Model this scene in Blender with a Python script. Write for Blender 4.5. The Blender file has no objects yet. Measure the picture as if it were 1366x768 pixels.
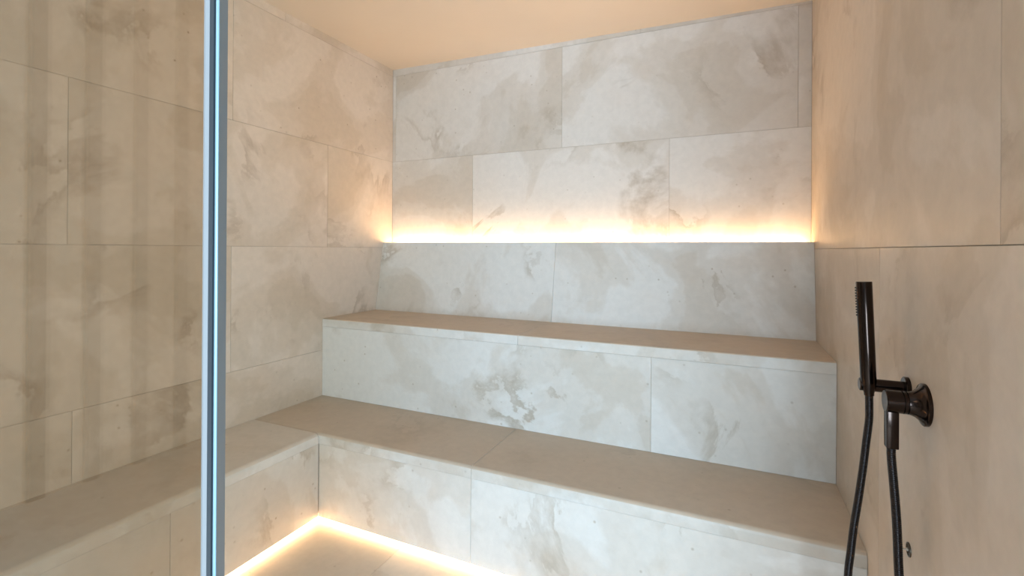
import bpy, bmesh, math, random
from mathutils import Vector, Matrix
random.seed(7)
S = bpy.context.scene
C = S.collection

# ------------------------------------------------------------------ camera
cam_d = bpy.data.cameras.new('camera'); cam = bpy.data.objects.new('camera', cam_d); C.objects.link(cam)
S.camera = cam
yaw, pitch, roll, FPX = 0.42507, 0.0011, 0.00566, 642.17
F = Vector((-math.sin(yaw)*math.cos(pitch), math.cos(yaw)*math.cos(pitch), math.sin(pitch)))
R = Vector((math.cos(yaw), math.sin(yaw), 0)); U = R.cross(F)
R2 = math.cos(roll)*R + math.sin(roll)*U; U2 = -math.sin(roll)*R + math.cos(roll)*U
M = Matrix((R2, U2, -F)).transposed().to_4x4(); M.translation = Vector((2.16195, -2.73395, 1.23754))
cam.matrix_world = M
cam_d.sensor_width = 36; cam_d.sensor_fit = 'HORIZONTAL'; cam_d.lens = FPX/1366*36
cam_d.shift_y = -51.92/1366
cam_d.clip_start = .02

# ------------------------------------------------------------------ light and exposure
W_ = bpy.data.worlds.new('world'); S.world = W_; W_.use_nodes = True
bg = W_.node_tree.nodes['Background']; bg.inputs[0].default_value = (.75, .87, 1, 1); bg.inputs[1].default_value = .5
S.view_settings.view_transform = 'Standard'; S.view_settings.look = 'None'
S.view_settings.gamma = 1; S.view_settings.use_curve_mapping = False
S.view_settings.exposure = 0
def area(name, loc, target, sx, sy, power, col):
    d = bpy.data.lights.new(name, 'AREA'); d.shape = 'RECTANGLE'; d.size = sx; d.size_y = sy; d.energy = power; d.color = col
    o = bpy.data.objects.new(name, d); C.objects.link(o); o.location = loc
    o.rotation_euler = (Vector(target)-Vector(loc)).to_track_quat('-Z', 'Y').to_euler()
    return o
# daylight falling through the anteroom window behind the photographer
area('window_daylight', (2.95, -5.0, 1.1), (.9, 0, .8), 1.7, 1.4, 205, (.61, .82, 1.0))
# unseen warm fill light, added to brighten the anteroom
area('anteroom_fill', (1.0, -3.6, 2.44), (1.0, -3.6, 0), 1.2, .6, 10, (1, .8, .58))
LED_COL = (1.0, .64, .33)
LED_TOP, LED_LOW = 30, 58

# ------------------------------------------------------------------ room sizes
W, L = 2.5219, .4357                 # right wall, front face of side bench
B1, B2 = 1.0727, .6317                # front faces of the two back benches
R0, R1 = .170, .098                 # backrest front, bottom and top
H1, H2, H3, H = .3828, .8306, 1.2812, 2.4847
SL = .0462                           # seat slab thickness
FZ = -.025                           # floor
ZJ = 1.2466                          # tile row joint at seat-back height
GY = -2.2                            # plane of the glass front
AX0, AX1, AY, HA = -1.0, 4.2, -5.2, 3.5       # anteroom

# ------------------------------------------------------------------ materials
def new_mat(name):
    m = bpy.data.materials.new(name); m.use_nodes = True
    return m, m.node_tree.nodes, m.node_tree.links, m.node_tree.nodes['Principled BSDF']
def simple(name, col, rough=.5, metal=0, **kw):
    m, n, l, p = new_mat(name)
    p.inputs['Base Color'].default_value = (*col, 1); p.inputs['Roughness'].default_value = rough; p.inputs['Metallic'].default_value = metal
    ns = n.new('ShaderNodeTexNoise'); ns.inputs['Scale'].default_value = kw.get('ns', 40)
    mr = n.new('ShaderNodeMapRange'); mr.inputs['To Min'].default_value = rough*.85; mr.inputs['To Max'].default_value = rough*1.15
    l.new(ns.outputs[0], mr.inputs[0]); l.new(mr.outputs[0], p.inputs['Roughness'])
    if 'coat' in kw: p.inputs['Coat Weight'].default_value = kw['coat']; p.inputs['Coat Roughness'].default_value = .08
    return m
def ramp(n, stops):
    r = n.new('ShaderNodeValToRGB'); e = r.color_ramp.elements
    e[0].position, e[0].color = stops[0][0], (*stops[0][1], 1) if len(stops[0][1]) == 3 else stops[0][1]
    e[1].position, e[1].color = stops[-1][0], (*stops[-1][1], 1)
    for p_, c_ in stops[1:-1]:
        x = e.new(p_); x.color = (*c_, 1)
    return r
def g3(v): return (v, v, v)
def stone(name, light, tan, deep, rough=.5, seed=0., strength=1.):
    m, n, l, p = new_mat(name)
    geo = n.new('ShaderNodeNewGeometry'); at = n.new('ShaderNodeAttribute'); at.attribute_name = 'tile'
    mul = n.new('ShaderNodeVectorMath'); mul.operation = 'SCALE'; mul.inputs['Scale'].default_value = 23
    add = n.new('ShaderNodeVectorMath'); add2 = n.new('ShaderNodeVectorMath'); add2.inputs[1].default_value = (seed, seed*.7, -seed)
    l.new(at.outputs['Color'], mul.inputs[0]); l.new(geo.outputs['Position'], add.inputs[0]); l.new(mul.outputs[0], add.inputs[1]); l.new(add.outputs[0], add2.inputs[0])
    P = add2.outputs[0]
    def noise(scale, detail, rgh, dist, vec=P):
        t = n.new('ShaderNodeTexNoise'); t.inputs['Scale'].default_value = scale; t.inputs['Detail'].default_value = detail
        t.inputs['Roughness'].default_value = rgh; t.inputs['Distortion'].default_value = dist; l.new(vec, t.inputs['Vector']); return t.outputs['Fac']
    def math_(op, a, b=None):
        t = n.new('ShaderNodeMath'); t.operation = op; t.use_clamp = True
        for i, v in enumerate((a, b)):
            if v is None: continue
            if isinstance(v, (int, float)): t.inputs[i].default_value = v
            else: l.new(v, t.inputs[i])
        return t.outputs[0]
    def mix(fac, a, b, mode='MIX'):
        t = n.new('ShaderNodeMix'); t.data_type = 'RGBA'; t.blend_type = mode
        for s, v in ((t.inputs['Factor'], fac), (t.inputs['A'], a), (t.inputs['B'], b)):
            if isinstance(v, tuple): s.default_value = (*v, 1)
            elif isinstance(v, (int, float)): s.default_value = v
            else: l.new(v, s)
        return t.outputs['Result']
    # broad cloudy patches with fairly crisp edges
    big = ramp(n, [(.46, g3(0)), (.50, g3(.42)), (.56, g3(.5)), (.585, g3(.8)), (.75, g3(1))]); l.new(noise(1.9, 8, .52, .6), big.inputs[0])
    col = mix(math_('MULTIPLY', big.outputs[0], .85*strength), light, tan)
    # darker veins at the rims of the clouds
    v = noise(1.3, 8, .6, .6)
    vr = ramp(n, [(.485, g3(0)), (.498, g3(1)), (.502, g3(.9)), (.55, g3(0))]); l.new(v, vr.inputs[0])
    mask = ramp(n, [(.5, g3(0)), (.66, g3(1))]); l.new(noise(3.1, 3, .5, 0), mask.inputs[0])
    vein = math_('MULTIPLY', math_('MULTIPLY', vr.outputs[0], mask.outputs[0]), .7*strength)
    col = mix(vein, col, deep)
    # fine mottling
    fine = ramp(n, [(.3, g3(.95)), (.7, g3(1.03))]); l.new(noise(28, 5, .6, .3), fine.inputs[0])
    col = mix(1., col, fine.outputs[0], 'MULTIPLY')
    # small pits
    vo = n.new('ShaderNodeTexVoronoi'); vo.inputs['Scale'].default_value = 19; l.new(P, vo.inputs['Vector'])
    pit = ramp(n, [(.04, g3(1)), (.125, g3(0))]); l.new(vo.outputs['Distance'], pit.inputs[0])
    sep = n.new('ShaderNodeSeparateColor'); l.new(vo.outputs['Color'], sep.inputs[0])
    sel = math_('GREATER_THAN', sep.outputs[0], .58)
    pf = math_('MULTIPLY', math_('MULTIPLY', pit.outputs[0], sel), sep.outputs[1])
    col = mix(math_('MULTIPLY', pf, .85), col, deep)
    # tone of the single slab
    ts = n.new('ShaderNodeSeparateColor'); l.new(at.outputs['Color'], ts.inputs[0])
    tr = n.new('ShaderNodeMapRange'); tr.inputs['To Min'].default_value = .965; tr.inputs['To Max'].default_value = 1.02; l.new(ts.outputs[1], tr.inputs[0])
    tc = n.new('ShaderNodeCombineColor')
    for i in range(3): l.new(tr.outputs[0], tc.inputs[i])
    col = mix(1., col, tc.outputs[0], 'MULTIPLY')
    l.new(col, p.inputs['Base Color'])
    rr = n.new('ShaderNodeMapRange'); rr.inputs['To Min'].default_value = rough-.1; rr.inputs['To Max'].default_value = rough+.12
    l.new(noise(9, 4, .6, .5), rr.inputs[0]); l.new(rr.outputs[0], p.inputs['Roughness'])
    hsum = math_('SUBTRACT', math_('MULTIPLY', noise(45, 6, .65, .2), .5), math_('MULTIPLY', pf, .45))
    b = n.new('ShaderNodeBump'); b.inputs['Strength'].default_value = .16; b.inputs['Distance'].default_value = .004
    l.new(hsum, b.inputs['Height']); l.new(b.outputs[0], p.inputs['Normal'])
    p.inputs['Specular IOR Level'].default_value = .35
    return m
LT, TN, DP = (.70, .655, .605), (.55, .48, .40), (.37, .30, .22)
M_wall = stone('limestone_wall', LT, TN, DP, .42, 3.1)
M_bench = stone('limestone_bench', (.70, .675, .635), TN, DP, .5, 11.7)
M_side = stone('limestone_side_wall', (.71, .615, .53), (.54, .44, .335), (.37, .28, .20), .42, 6.3, .85)
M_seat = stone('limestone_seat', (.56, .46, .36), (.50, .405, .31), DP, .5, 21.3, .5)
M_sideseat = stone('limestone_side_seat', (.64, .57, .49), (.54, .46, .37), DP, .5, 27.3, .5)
M_floor = stone('limestone_floor', (.64, .58, .51), TN, DP, .5, 1.9)
M_grout = simple('grout', (.43, .37, .30), .9)
def plaster(name, col, seed=0):
    m, n, l, p = new_mat(name)
    geo = n.new('ShaderNodeNewGeometry')
    ns = n.new('ShaderNodeTexNoise'); ns.inputs['Scale'].default_value = 2.2; ns.inputs['Detail'].default_value = 5; l.new(geo.outputs['Position'], ns.inputs['Vector'])
    r = ramp(n, [(.35, tuple(c*.965 for c in col)), (.65, col)]); l.new(ns.outputs[0], r.inputs[0]); l.new(r.outputs[0], p.inputs['Base Color'])
    n2 = n.new('ShaderNodeTexNoise'); n2.inputs['Scale'].default_value = 60; l.new(geo.outputs['Position'], n2.inputs['Vector'])
    b = n.new('ShaderNodeBump'); b.inputs['Strength'].default_value = .06; b.inputs['Distance'].default_value = .003
    l.new(n2.outputs[0], b.inputs['Height']); l.new(b.outputs[0], p.inputs['Normal']); p.inputs['Roughness'].default_value = .6
    return m
M_ceil = plaster('beige_ceiling_plaster', (.75, .645, .535))
M_ante = plaster('anteroom_paint', (.55, .55, .55))
M_slatwall = plaster('anteroom_wood_light', (.44, .315, .215))
M_slat = plaster('anteroom_slat_dark', (.085, .045, .022))
M_black = simple('black_chrome', (.044, .031, .026), .17, 1)
M_blackend = simple('black_chrome_cap', (.12, .095, .08), .3, 1)
M_hose = simple('black_hose_metal', (.035, .030, .030), .28, .9)
M_rubber = simple('black_rubber', (.012, .011, .011), .5)
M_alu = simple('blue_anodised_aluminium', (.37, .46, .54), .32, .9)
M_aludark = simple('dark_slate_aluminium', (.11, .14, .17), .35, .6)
M_bead = simple('bead_painted_highlight', (.30, .47, .57), .4, .2)  # bluish daylight highlight on the profile, put into the bead colour
M_seal = simple('translucent_seal', (.33, .35, .37), .4)
M_steel = simple('steel_pin', (.62, .58, .52), .3, 1)
M_brass = simple('dark_ring', (.10, .08, .06), .35, 1)
def emis(name, col, s):
    m, n, l, p = new_mat(name); p.inputs['Base Color'].default_value = (.9, .85, .75, 1)
    p.inputs['Emission Color'].default_value = (*col, 1); p.inputs['Emission Strength'].default_value = s
    return m
M_ledtop = emis('led_diffuser_upper', LED_COL, LED_TOP)
M_ledlow = emis('led_diffuser_lower', LED_COL, LED_LOW)
def glass():
    m, n, l, p = new_mat('tinted_clear_glass'); n.remove(p); out = n['Material Output']
    geo = n.new('ShaderNodeNewGeometry'); dt = n.new('ShaderNodeVectorMath'); dt.operation = 'DOT_PRODUCT'
    l.new(geo.outputs['Incoming'], dt.inputs[0]); l.new(geo.outputs['Normal'], dt.inputs[1])
    def mm(op, a, b):
        t = n.new('ShaderNodeMath'); t.operation = op
        for i, v in enumerate((a, b)):
            if isinstance(v, (int, float)): t.inputs[i].default_value = v
            else: l.new(v, t.inputs[i])
        return t.outputs[0]
    ab = mm('ABSOLUTE', dt.outputs['Value'], 0)
    fr_ = mm('ADD', mm('MULTIPLY', mm('POWER', mm('SUBTRACT', 1, ab), 5), .96), .04)
    tr = n.new('ShaderNodeBsdfTransparent'); tr.inputs[0].default_value = (.88, .835, .77, 1)
    gl = n.new('ShaderNodeBsdfGlossy'); gl.inputs['Roughness'].default_value = .0
    mx = n.new('ShaderNodeMixShader'); l.new(fr_, mx.inputs[0]); l.new(tr.outputs[0], mx.inputs[1]); l.new(gl.outputs[0], mx.inputs[2]); l.new(mx.outputs[0], out.inputs[0])
    return m
M_glass = glass()

# ------------------------------------------------------------------ helpers
def put(o, label=None, cat=None, group=None, kind=None):
    if label: o['label'] = label
    if cat: o['category'] = cat
    if group: o['group'] = group
    if kind: o['kind'] = kind
    return o
def thing(name, loc, label, cat, group=None):
    o = bpy.data.objects.new(name, None); C.objects.link(o); o.location = loc; o.empty_display_size = .05
    return put(o, label, cat, group)
def wloc(p):
    v = Vector((0, 0, 0))
    while p is not None: v += p.location; p = p.parent
    return v
def obj(name, bm, mats, parent=None, smooth=False, kind=None):
    me = bpy.data.meshes.new(name)
    bmesh.ops.recalc_face_normals(bm, faces=bm.faces[:])
    off = wloc(parent)
    if off.length: bmesh.ops.translate(bm, verts=bm.verts[:], vec=-off)
    for f in bm.faces: f.smooth = smooth
    bm.to_mesh(me); bm.free()
    for m in (mats if isinstance(mats, (list, tuple)) else [mats]): me.materials.append(m)
    if smooth: me.set_sharp_from_angle(angle=math.radians(35))
    o = bpy.data.objects.new(name, me); C.objects.link(o); o.parent = parent
    if kind: o['kind'] = kind
    return o
def lay(bm): return bm.loops.layers.float_color.get('tile') or bm.loops.layers.float_color.new('tile')
def paint(bm, faces, c=None):
    ly = lay(bm); c = c or (random.random(), random.random(), random.random(), 1)
    for f in faces:
        for lp in f.loops: lp[ly] = c
def box(bm, a, b, mi=0, bevel=0, c=None):
    lay(bm)
    before = set(bm.faces)
    vs = [bm.verts.new((x, y, z)) for x in (a[0], b[0]) for y in (a[1], b[1]) for z in (a[2], b[2])]
    fs = [bm.faces.new([vs[i] for i in q]) for q in ((0,1,3,2), (4,6,7,5), (0,4,5,1), (2,3,7,6), (0,2,6,4), (1,5,7,3))]
    if bevel:
        bmesh.ops.bevel(bm, geom=list({e for f in fs for e in f.edges}), offset=bevel, segments=2, affect='EDGES', profile=.5)
    new = [f for f in bm.faces if f not in before]
    for f in new: f.material_index = mi
    paint(bm, new, c)
    return new
def prism(bm, prof, axis, a, b, mi=0, c=None):
    """closed 2-D profile swept straight along x or y; profile coords are the two remaining axes"""
    lay(bm)
    def P(t, q): return (t, q[0], q[1]) if axis == 'x' else (q[0], t, q[1]) if axis == 'y' else (q[0], q[1], t)
    A = [bm.verts.new(P(a, q)) for q in prof]; B = [bm.verts.new(P(b, q)) for q in prof]; n = len(prof)
    fs = [bm.faces.new(A), bm.faces.new(B[::-1])] + [bm.faces.new((A[i], B[i], B[(i+1) % n], A[(i+1) % n])) for i in range(n)]
    for f in fs: f.material_index = mi
    paint(bm, fs, c)
def arc(cx, cz, r, a0, a1, n=6):
    return [(cx+r*math.cos(math.radians(a0+(a1-a0)*i/n)), cz+r*math.sin(math.radians(a0+(a1-a0)*i/n))) for i in range(n+1)]
G = .0016                                      # joint width
def slabs(bm, fixed, side, rects, horiz, th=.02):
    """stone slabs on a vertical wall. horiz 'x': wall plane y=fixed, horiz 'y': plane x=fixed; side = outward sign"""
    for (u0, u1, v0, v1) in rects:
        f0, f1 = fixed, fixed-side*th
        if horiz == 'x': a, b = (u0+G/2, min(f0, f1), v0+G/2), (u1-G/2, max(f0, f1), v1-G/2)
        else: a, b = (min(f0, f1), u0+G/2, v0+G/2), (max(f0, f1), u1-G/2, v1-G/2)
        box(bm, a, b, 0, .0006)
def lathe(bm, prof, origin, axis, seg=48, mi=0):
    ax = Vector(axis).normalized(); t = Vector((0, 0, 1)) if abs(ax.z) < .9 else Vector((1, 0, 0))
    e1 = ax.cross(t).normalized(); e2 = ax.cross(e1); o = Vector(origin); rings = []
    for (h, r) in prof:
        if r < 1e-6: rings.append([bm.verts.new(o+ax*h)])
        else: rings.append([bm.verts.new(o+ax*h+e1*(r*math.cos(2*math.pi*i/seg))+e2*(r*math.sin(2*math.pi*i/seg))) for i in range(seg)])
    for A, B in zip(rings, rings[1:]):
        for i in range(seg):
            j = (i+1) % seg
            if len(A) == 1 and len(B) == 1: continue
            if len(A) == 1: f = bm.faces.new((A[0], B[i], B[j]))
            elif len(B) == 1: f = bm.faces.new((A[i], A[j], B[0]))
            else: f = bm.faces.new((A[i], A[j], B[j], B[i]))
            f.material_index = mi
    return rings
def catmull(pts, n):
    out = []; P = [Vector(p) for p in pts]; P = [2*P[0]-P[1]]+P+[2*P[-1]-P[-2]]
    for k in range(1, len(P)-2):
        for i in range(n):
            t = i/n; a, b, c, d = P[k-1:k+3]
            out.append(.5*((2*b)+(c-a)*t+(2*a-5*b+4*c-d)*t*t+(3*b-a-3*c+d)*t**3))
    out.append(P[-2]); return out
def resample(pts, step):
    out = [pts[0].copy()]; acc = 0
    for a, b in zip(pts, pts[1:]):
        d = (b-a).length; s = step-acc
        while s <= d: out.append(a.lerp(b, s/d)); s += step
        acc = (acc+d) % step
    return out
def ribbed(bm, pts, r, pitch, depth, seg=16):
    sub = resample(pts, pitch/4); prev = None; n = Vector((1, 0, 0))
    rr = [r, r-depth*.4, r-depth, r-depth*.4]
    for k, p in enumerate(sub):
        t = (sub[min(k+1, len(sub)-1)]-sub[max(k-1, 0)]).normalized(); n = (n-t*n.dot(t)).normalized(); b = t.cross(n)
        ring = [bm.verts.new(p+rr[k % 4]*(n*math.cos(2*math.pi*i/seg)+b*math.sin(2*math.pi*i/seg))) for i in range(seg)]
        if prev:
            for i in range(seg): bm.faces.new((prev[i], prev[(i+1) % seg], ring[(i+1) % seg], ring[i]))
        else: bm.faces.new(ring[::-1])
        prev = ring
    bm.faces.new(prev)

# ------------------------------------------------------------------ room shell
def shell(name, rects, fixed, side, horiz, mat, ext):
    bm = bmesh.new(); slabs(bm, fixed, side, rects, horiz)
    f = fixed-side*.0205; u0, u1, v0, v1 = ext
    if horiz == 'x': box(bm, (u0, min(f, f-side*.1), v0), (u1, max(f, f-side*.1), v1), 1)
    else: box(bm, (min(f, f-side*.1), u0, v0), (max(f, f-side*.1), u1, v1), 1)
    # a dark grout face just behind the slab faces, so a joint reads as a hairline
    g = fixed-side*.0025
    if horiz == 'x': box(bm, (u0+.001, min(g, f), v0+.001), (u1-.001, max(g, f), v1-.001), 1)
    else: box(bm, (min(g, f), u0+.001, v0+.001), (max(g, f), u1-.001, v1-.001), 1)
    return obj(name, bm, [mat, M_grout], kind='structure')
Z = [FZ, ZJ-.6, ZJ, ZJ+.6, ZJ+1.2, H+.03]
def row(z0, z1, cuts): return [(a, b, z0, z1) for a, b in zip(cuts, cuts[1:])]
back = row(Z[0], Z[1], [0, 1.24, W]) + row(Z[1], Z[2], [0, 1.24, W]) + row(Z[2], Z[3], [0, .642, 1.86, W]) + row(Z[3], Z[4], [0, .026, 1.246, 2.464, W]) + row(Z[4], Z[5], [0, W])
shell('wall_back', back, 0, -1, 'x', M_wall, (-.12, W+.12, FZ, H+.03))
left = row(Z[0], Z[1], [GY, -1.803, -.59, 0]) + row(Z[1], Z[2], [GY, -1.198, 0]) + row(Z[2], Z[3], [GY, -1.820, -.598, 0]) + row(Z[3], Z[4], [GY, -1.194, 0]) + row(Z[4], Z[5], [GY, -.9, 0])
shell('wall_left', left, 0, 1, 'y', M_side, (GY, 0, FZ, H+.03))
right = row(FZ, 1.248, [GY, -1.176, 0]) + row(1.248, Z[5], [GY, -1.799, 0])
shell('wall_right', right, W, -1, 'y', M_side, (GY, 0, FZ, H+.03))
bm = bmesh.new()
for x0, x1 in ((0, .9), (.9, 1.8), (1.8, W)):
    for y0, y1 in ((GY, -1.6), (-1.6, 0)):
        box(bm, (x0+G/2, y0+G/2, FZ-.02), (x1-G/2, y1-G/2, FZ), 0, .0006)
box(bm, (-.1, GY, FZ-.1), (W+.1, .1, FZ-.0025), 1)
obj('floor', bm, [M_floor, M_grout], kind='structure')
bm = bmesh.new(); prism(bm, [(-.12, H+.010), (W+.12, H-.028), (W+.12, H+.1), (-.12, H+.1)], 'y', GY-.1, .12); obj('ceiling', bm, M_ceil, kind='structure')

# anteroom behind the photographer: plain painted room with a slatted side wall and a window
bm = bmesh.new(); box(bm, (AX0-.1, AY-.1, FZ-.1), (AX1+.1, GY, FZ-.001)); obj('floor_anteroom', bm, M_floor, kind='structure')
bm = bmesh.new(); box(bm, (AX0-.1, AY-.1, HA), (AX1+.1, GY-.1, HA+.1)); obj('ceiling_anteroom', bm, M_ante, kind='structure')
bm = bmesh.new(); box(bm, (AX0-.1, GY-.06, FZ), (-.02, GY, HA)); obj('wall_front_left', bm, M_ante, kind='structure')
bm = bmesh.new(); box(bm, (W+.02, GY-.06, FZ), (AX1+.1, GY, HA)); obj('wall_front_right', bm, M_ante, kind='structure')
bm = bmesh.new(); box(bm, (AX1, AY-.1, FZ), (AX1+.1, GY-.06, HA)); obj('wall_anteroom_right', bm, M_ante, kind='structure')
bm = bmesh.new()
box(bm, (AX0-.1, AY-.1, FZ), (1.4, AY, HA)); box(bm, (3.9, AY-.1, FZ), (AX1+.1, AY, HA))
box(bm, (1.4, AY-.1, FZ), (3.9, AY, .45)); box(bm, (1.4, AY-.1, 2.42), (3.9, AY, HA))
obj('wall_anteroom_back', bm, M_ante, kind='structure')
bm = bmesh.new(); box(bm, (AX0-.1, AY-.1, FZ), (AX0, GY-.06, HA), 0)
y = -2.909
while y > AY: box(bm, (AX0, y-.035, FZ), (AX0+.02, y+.035, HA), 1, .002); y -= .231
obj('wall_anteroom_left', bm, [M_slatwall, M_slat], kind='structure')

bm = bmesh.new(); box(bm, (-.02, GY-.06, H+.03), (W+.02, GY, HA)); obj('wall_front_upper', bm, M_ante, kind='structure')

# ------------------------------------------------------------------ benches
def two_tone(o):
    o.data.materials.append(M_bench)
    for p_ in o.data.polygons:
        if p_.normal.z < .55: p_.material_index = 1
def seat_prof(front, back, top, r, th=SL):         # (y, z) profile, front is the more negative y
    return [(back, top-th), (back, top)] + [(q[0], q[1]) for q in arc(front+r, top-r, r, 90, 180)] + [(front, top-th)]
# lower back bench
t = thing('stone_bench', (W/2, -B1/2-.3, FZ), 'lower limestone bench running the full width along the back, glowing strip under its front', 'bench')
bm = bmesh.new()
for a, b in ((0.0, 1.238), (1.238, W)): prism(bm, seat_prof(-B1, -B2+.004, H1, .018), 'x', a+G/2, b-G/2)
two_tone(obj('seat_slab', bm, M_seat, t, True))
bm = bmesh.new()
slabs(bm, -B1+.0005, -1, [(L, 1.238, 0, H1-SL), (1.238, W, 0, H1-SL)], 'x')
box(bm, (L-.06, -B1+.0205, .0), (W-.002, -B1+.06, H1-SL-.001), 1)
box(bm, (L, -B1+.003, .002), (W-.002, -B1+.021, H1-SL-.0008), 1)
obj('riser', bm, [M_bench, M_grout], t)
bm = bmesh.new(); box(bm, (.002, -B1+.06, FZ), (W-.002, -B2, H1-SL-.001)); obj('plinth', bm, M_grout, t)
# upper back bench with its leaning backrest
t2 = thing('stone_bench', (W/2, -B2/2, FZ), 'upper limestone bench with leaning stone backrest, stepped above the lower back bench', 'bench')
bm = bmesh.new()
for a, b in ((0.0, 1.243), (1.243, W)): prism(bm, seat_prof(-B2, -.002, H2, .008), 'x', a+G/2, b-G/2)
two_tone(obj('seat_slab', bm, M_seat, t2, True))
bm = bmesh.new()
slabs(bm, -B2+.0005, -1, [(0, 1.860, H1, H2-SL), (1.860, W, H1, H2-SL)], 'x')
box(bm, (.002, -B2+.0205, FZ), (W-.002, -.002, H2-SL-.001), 1)
box(bm, (.002, -B2+.003, H1+.001), (W-.002, -B2+.021, H2-SL-.0008), 1)
obj('riser', bm, [M_bench, M_grout], t2)
bm = bmesh.new()
prof = [(-R0, H2), (-R1, H3), (-R1+.018, H3), (-R1+.018, H3-.030), (-.002, H3-.030), (-.002, H2)]
for a, b in ((0.0, 1.246), (1.246, W)): prism(bm, prof, 'x', a+G/2, b-G/2)
obj('backrest', bm, M_bench, t2)
# side bench on the left
t3 = thing('stone_bench', (L/2, -1.6, FZ), 'limestone side bench along the left wall, partly behind the glass', 'bench')
bm = bmesh.new()
E0, E1 = GY+.008, -B1-G
prof = [(0.001, H1-SL), (0.001, H1)] + [(q[0], q[1]) for q in arc(L-.022, H1-.022, .022, 90, 0)] + [(L, H1-SL)]
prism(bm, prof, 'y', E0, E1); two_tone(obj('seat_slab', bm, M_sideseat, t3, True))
bm = bmesh.new()
slabs(bm, L-.0005, 1, [(E0, -1.72, 0, H1-SL), (-1.72, -B1, 0, H1-SL)], 'y')
box(bm, (L-.06, E0, 0), (L-.0205, -B1, H1-SL-.001), 1); box(bm, (L-.021, E0, .002), (L-.003, -B1, H1-SL-.0008), 1)
obj('riser', bm, [M_bench, M_grout], t3)
bm = bmesh.new(); box(bm, (.002, E0, FZ), (L-.062, -B1-.002, H1-SL-.001)); obj('plinth', bm, M_grout, t3)

# ------------------------------------------------------------------ LED strips
def led(name, label, boxes, mat, loc, rails):
    t = thing(name, loc, label, 'light strip', 'warm white light strips')
    bm = bmesh.new()
    for a, b in rails: box(bm, a, b)
    obj('mounting_rail', bm, M_alu, t)
    bm = bmesh.new()
    for a, b in boxes: box(bm, a, b, 0, .001)
    obj('diffuser', bm, mat, t)
zt = H3-.030
led('light_strip', 'warm white light strip glowing in the gap behind the stone backrest', [((.03, -.044, zt+.004), (W-.03, -.016, zt+.020))], M_ledtop, (W/2, -.03, zt),
    [((.025, -.048, zt), (W-.025, -.012, zt+.004))])
led('light_strip', 'warm white light strip glowing under the front of the lower back bench', [((L-.02, -B1+.030, -.013), (W-.004, -B1+.046, -.005))], M_ledlow, (W/2, -B1+.035, -.003),
    [((L-.02, -B1+.026, -.005), (W-.003, -B1+.050, 0))])
led('light_strip', 'warm white light strip glowing under the front of the left side bench', [((L-.046, E0, -.013), (L-.030, -B1+.026, -.005))], M_ledlow, (L-.035, -1.6, -.003),
    [((L-.050, E0, -.005), (L-.026, -B1+.024, 0))])

# ------------------------------------------------------------------ glass screen
t = thing('glass_screen', (.7, GY-.02, FZ), 'tall tinted glass screen with a slim blue-grey aluminium edge profile, left of the entrance', 'glass screen')
bm = bmesh.new(); box(bm, (.002, GY-.016, FZ), (1.3655, GY-.008, H)); obj('glass_pane', bm, M_glass, t)
bm = bmesh.new(); prism(bm, [(1.3657, GY-.0185), (1.372, GY-.0205), (1.3815, GY-.0195), (1.3815, GY-.007), (1.3657, GY-.007)], 'z', FZ, H); obj('seal', bm, M_seal, t)
bm = bmesh.new(); prism(bm, [(1.3818, GY-.017), (1.3835, GY-.0205), (1.3935, GY-.0205), (1.3938, GY-.010), (1.4050, GY-.010), (1.4050, GY-.0065), (1.3818, GY-.0065)], 'z', FZ, H)
pr = obj('edge_profile', bm, M_aludark, t)
bm = bmesh.new(); prism(bm, arc(1.4005, GY-.0172, .0038, 0, 345, 23), 'z', FZ, H); obj('bead', bm, M_bead, pr, True)
bm = bmesh.new(); prism(bm, [(1.4020, GY-.0135), (1.4065, GY-.0200), (1.4080, GY-.0065), (1.4055, GY-.0065), (1.4052, GY-.0125)], 'z', FZ, H); obj('rail', bm, M_alu, pr)

# ------------------------------------------------------------------ shower mixer, holder, hand shower, hose
VY, VZ = -1.509, .930
t = thing('shower_mixer', (W, VY, VZ), 'black chrome shower mixer with flared round wall flange and downward hose outlet', 'shower tap')
bm = bmesh.new()
lathe(bm, [(0, 0), (0, .042), (.0055, .042), (.0068, .0405), (.0075, .0375), (.012, .0315), (.019, .026), (.026, .0232), (.0305, .0225), (.0305, 0)], (W, VY, VZ), (-1, 0, 0)); obj('flange', bm, M_black, t, True)
bm = bmesh.new()
lathe(bm, [(.030, 0), (.030, .0195), (.0325, .0195), (.0325, .0225), (.0375, .0225), (.0375, .0195), (.0395, .0195), (.0395, .0225), (.0655, .0225), (.067, .0213), (.067, 0)], (W, VY, VZ), (-1, 0, 0)); obj('mixer_body', bm, M_black, t, True)
bm = bmesh.new(); lathe(bm, [(.0665, 0), (.0665, .0210), (.0677, .0207), (.0677, 0)], (W, VY, VZ), (-1, 0, 0)); obj('end_cap', bm, M_blackend, t, True)
OX = W-.0555
bm = bmesh.new(); box(bm, (OX-.0105, VY-.0105, VZ-.095), (OX+.0105, VY+.0105, VZ-.010), 0, .002); obj('hose_outlet', bm, M_black, t, True)
HY, HZ, HL = -1.405, .936, .0895
t = thing('shower_holder', (W, HY, HZ), 'black round wall-mounted holder bar carrying the hand shower', 'shower holder')
bm = bmesh.new(); lathe(bm, [(0, 0), (0, .025), (.007, .025), (.0085, .0235), (.0085, 0)], (W, HY, HZ), (-1, 0, 0)); obj('wall_plate', bm, M_black, t, True)
bm = bmesh.new(); lathe(bm, [(.008, 0), (.008, .0142), (HL-.001, .0142), (HL, .0132), (HL, 0)], (W, HY, HZ), (-1, 0, 0)); obj('holder_bar', bm, M_black, t, True)
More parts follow.
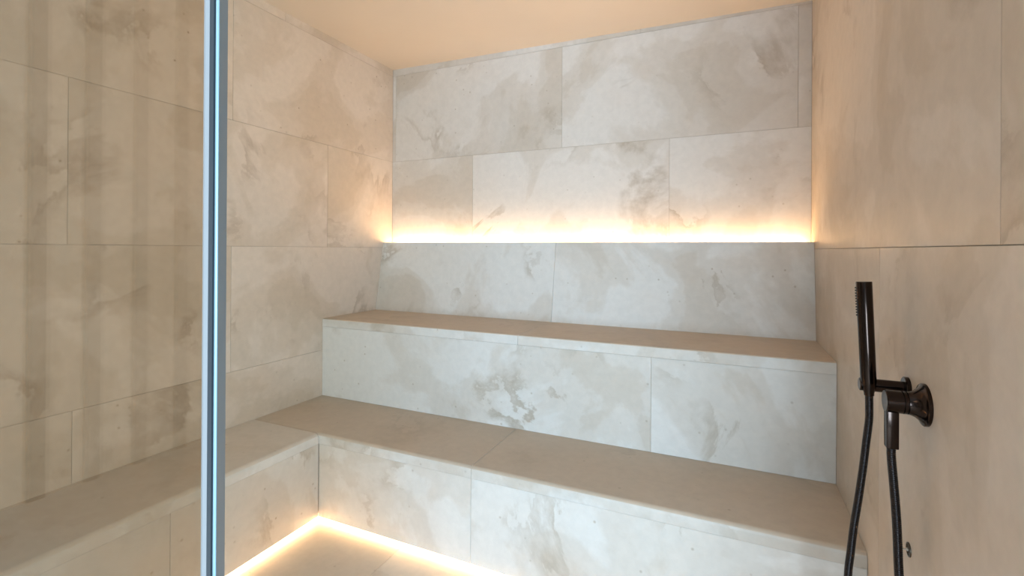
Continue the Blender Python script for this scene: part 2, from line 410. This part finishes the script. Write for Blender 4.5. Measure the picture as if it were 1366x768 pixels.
bm = bmesh.new(); lathe(bm, [(HL-.0005, 0), (HL-.0005, .0122), (HL+.0008, .0118), (HL+.0008, 0)], (W, HY, HZ), (-1, 0, 0)); obj('end_cap', bm, M_blackend, t, True)
SX, SY = 2.4492, HY-.008
base = Vector((SX, SY, .914)); dirv = Vector((-.042, 0, 1)).normalized()
t = thing('hand_shower', base, 'slim black stick hand shower standing upright in its wall holder', 'hand shower')
bm = bmesh.new()
lathe(bm, [(0, 0), (0, .0095), (.006, .0098), (.014, .0122), (.028, .0146), (.032, .0152), (.2545, .0155), (.256, .0148), (.256, 0)], base, dirv); obj('shower_wand', bm, M_black, t, True)
bm = bmesh.new()
for i in range(11):
    for k in (-1, 0, 1):
        a = math.radians(k*22); d = Vector((-math.cos(a), -math.sin(a), 0)); d = (d-dirv*d.dot(dirv)).normalized()
        o = base+dirv*(.180+.0062*i)+d*.0146
        lathe(bm, [(0, .0015), (.0030, .0012), (.0034, 0)], o, d, 8)
obj('spray_nozzles', bm, M_rubber, t)
bm = bmesh.new()
pts = catmull([base+dirv*.004, (2.4495, SY, .885), (2.449, SY, .857), (2.444, SY, .806), (2.439, SY, .754), (2.431, SY, .684), (2.422, SY, .614), (2.416, SY, .552), (2.411, SY, .494), (2.406, SY-.01, .38),
      (2.412, SY-.035, .25), (2.440, SY-.06, .165), (2.478, VY+.01, .19), (2.492, VY, .30), (2.488, VY, .45), (2.480, VY, .575), (2.476, VY, .678), (2.471, VY, .754), (OX, VY, .815), (OX, VY, VZ-.090)], 20)
ribbed(bm, pts, .0083, .0042, .0014, 18)
h = obj('shower_hose', bm, M_hose, None, False)
for p_ in h.data.polygons: p_.use_smooth = True
put(h, 'long black ribbed shower hose looping down from mixer outlet and back up to hand shower', 'hose')
# small wall socket with pin
t = thing('wall_socket', (W, -1.416, .587), 'small round metal wall fitting with a thin protruding pin, low beside the hose', 'wall fitting')
bm = bmesh.new(); lathe(bm, [(0, .0), (0, .0150), (.0022, .0148), (.0028, .0118), (.0008, .0105), (.0008, 0)], (W, -1.416, .587), (-1, 0, 0)); obj('ring', bm, M_brass, t, True)
bm = bmesh.new(); lathe(bm, [(.0005, 0), (.0005, .0042), (.004, .0040), (.005, .0018), (.016, .0017), (.0168, .001), (.017, 0)], (W, -1.416, .587), (-1, 0, .04), 16); obj('pin', bm, M_steel, t, True)
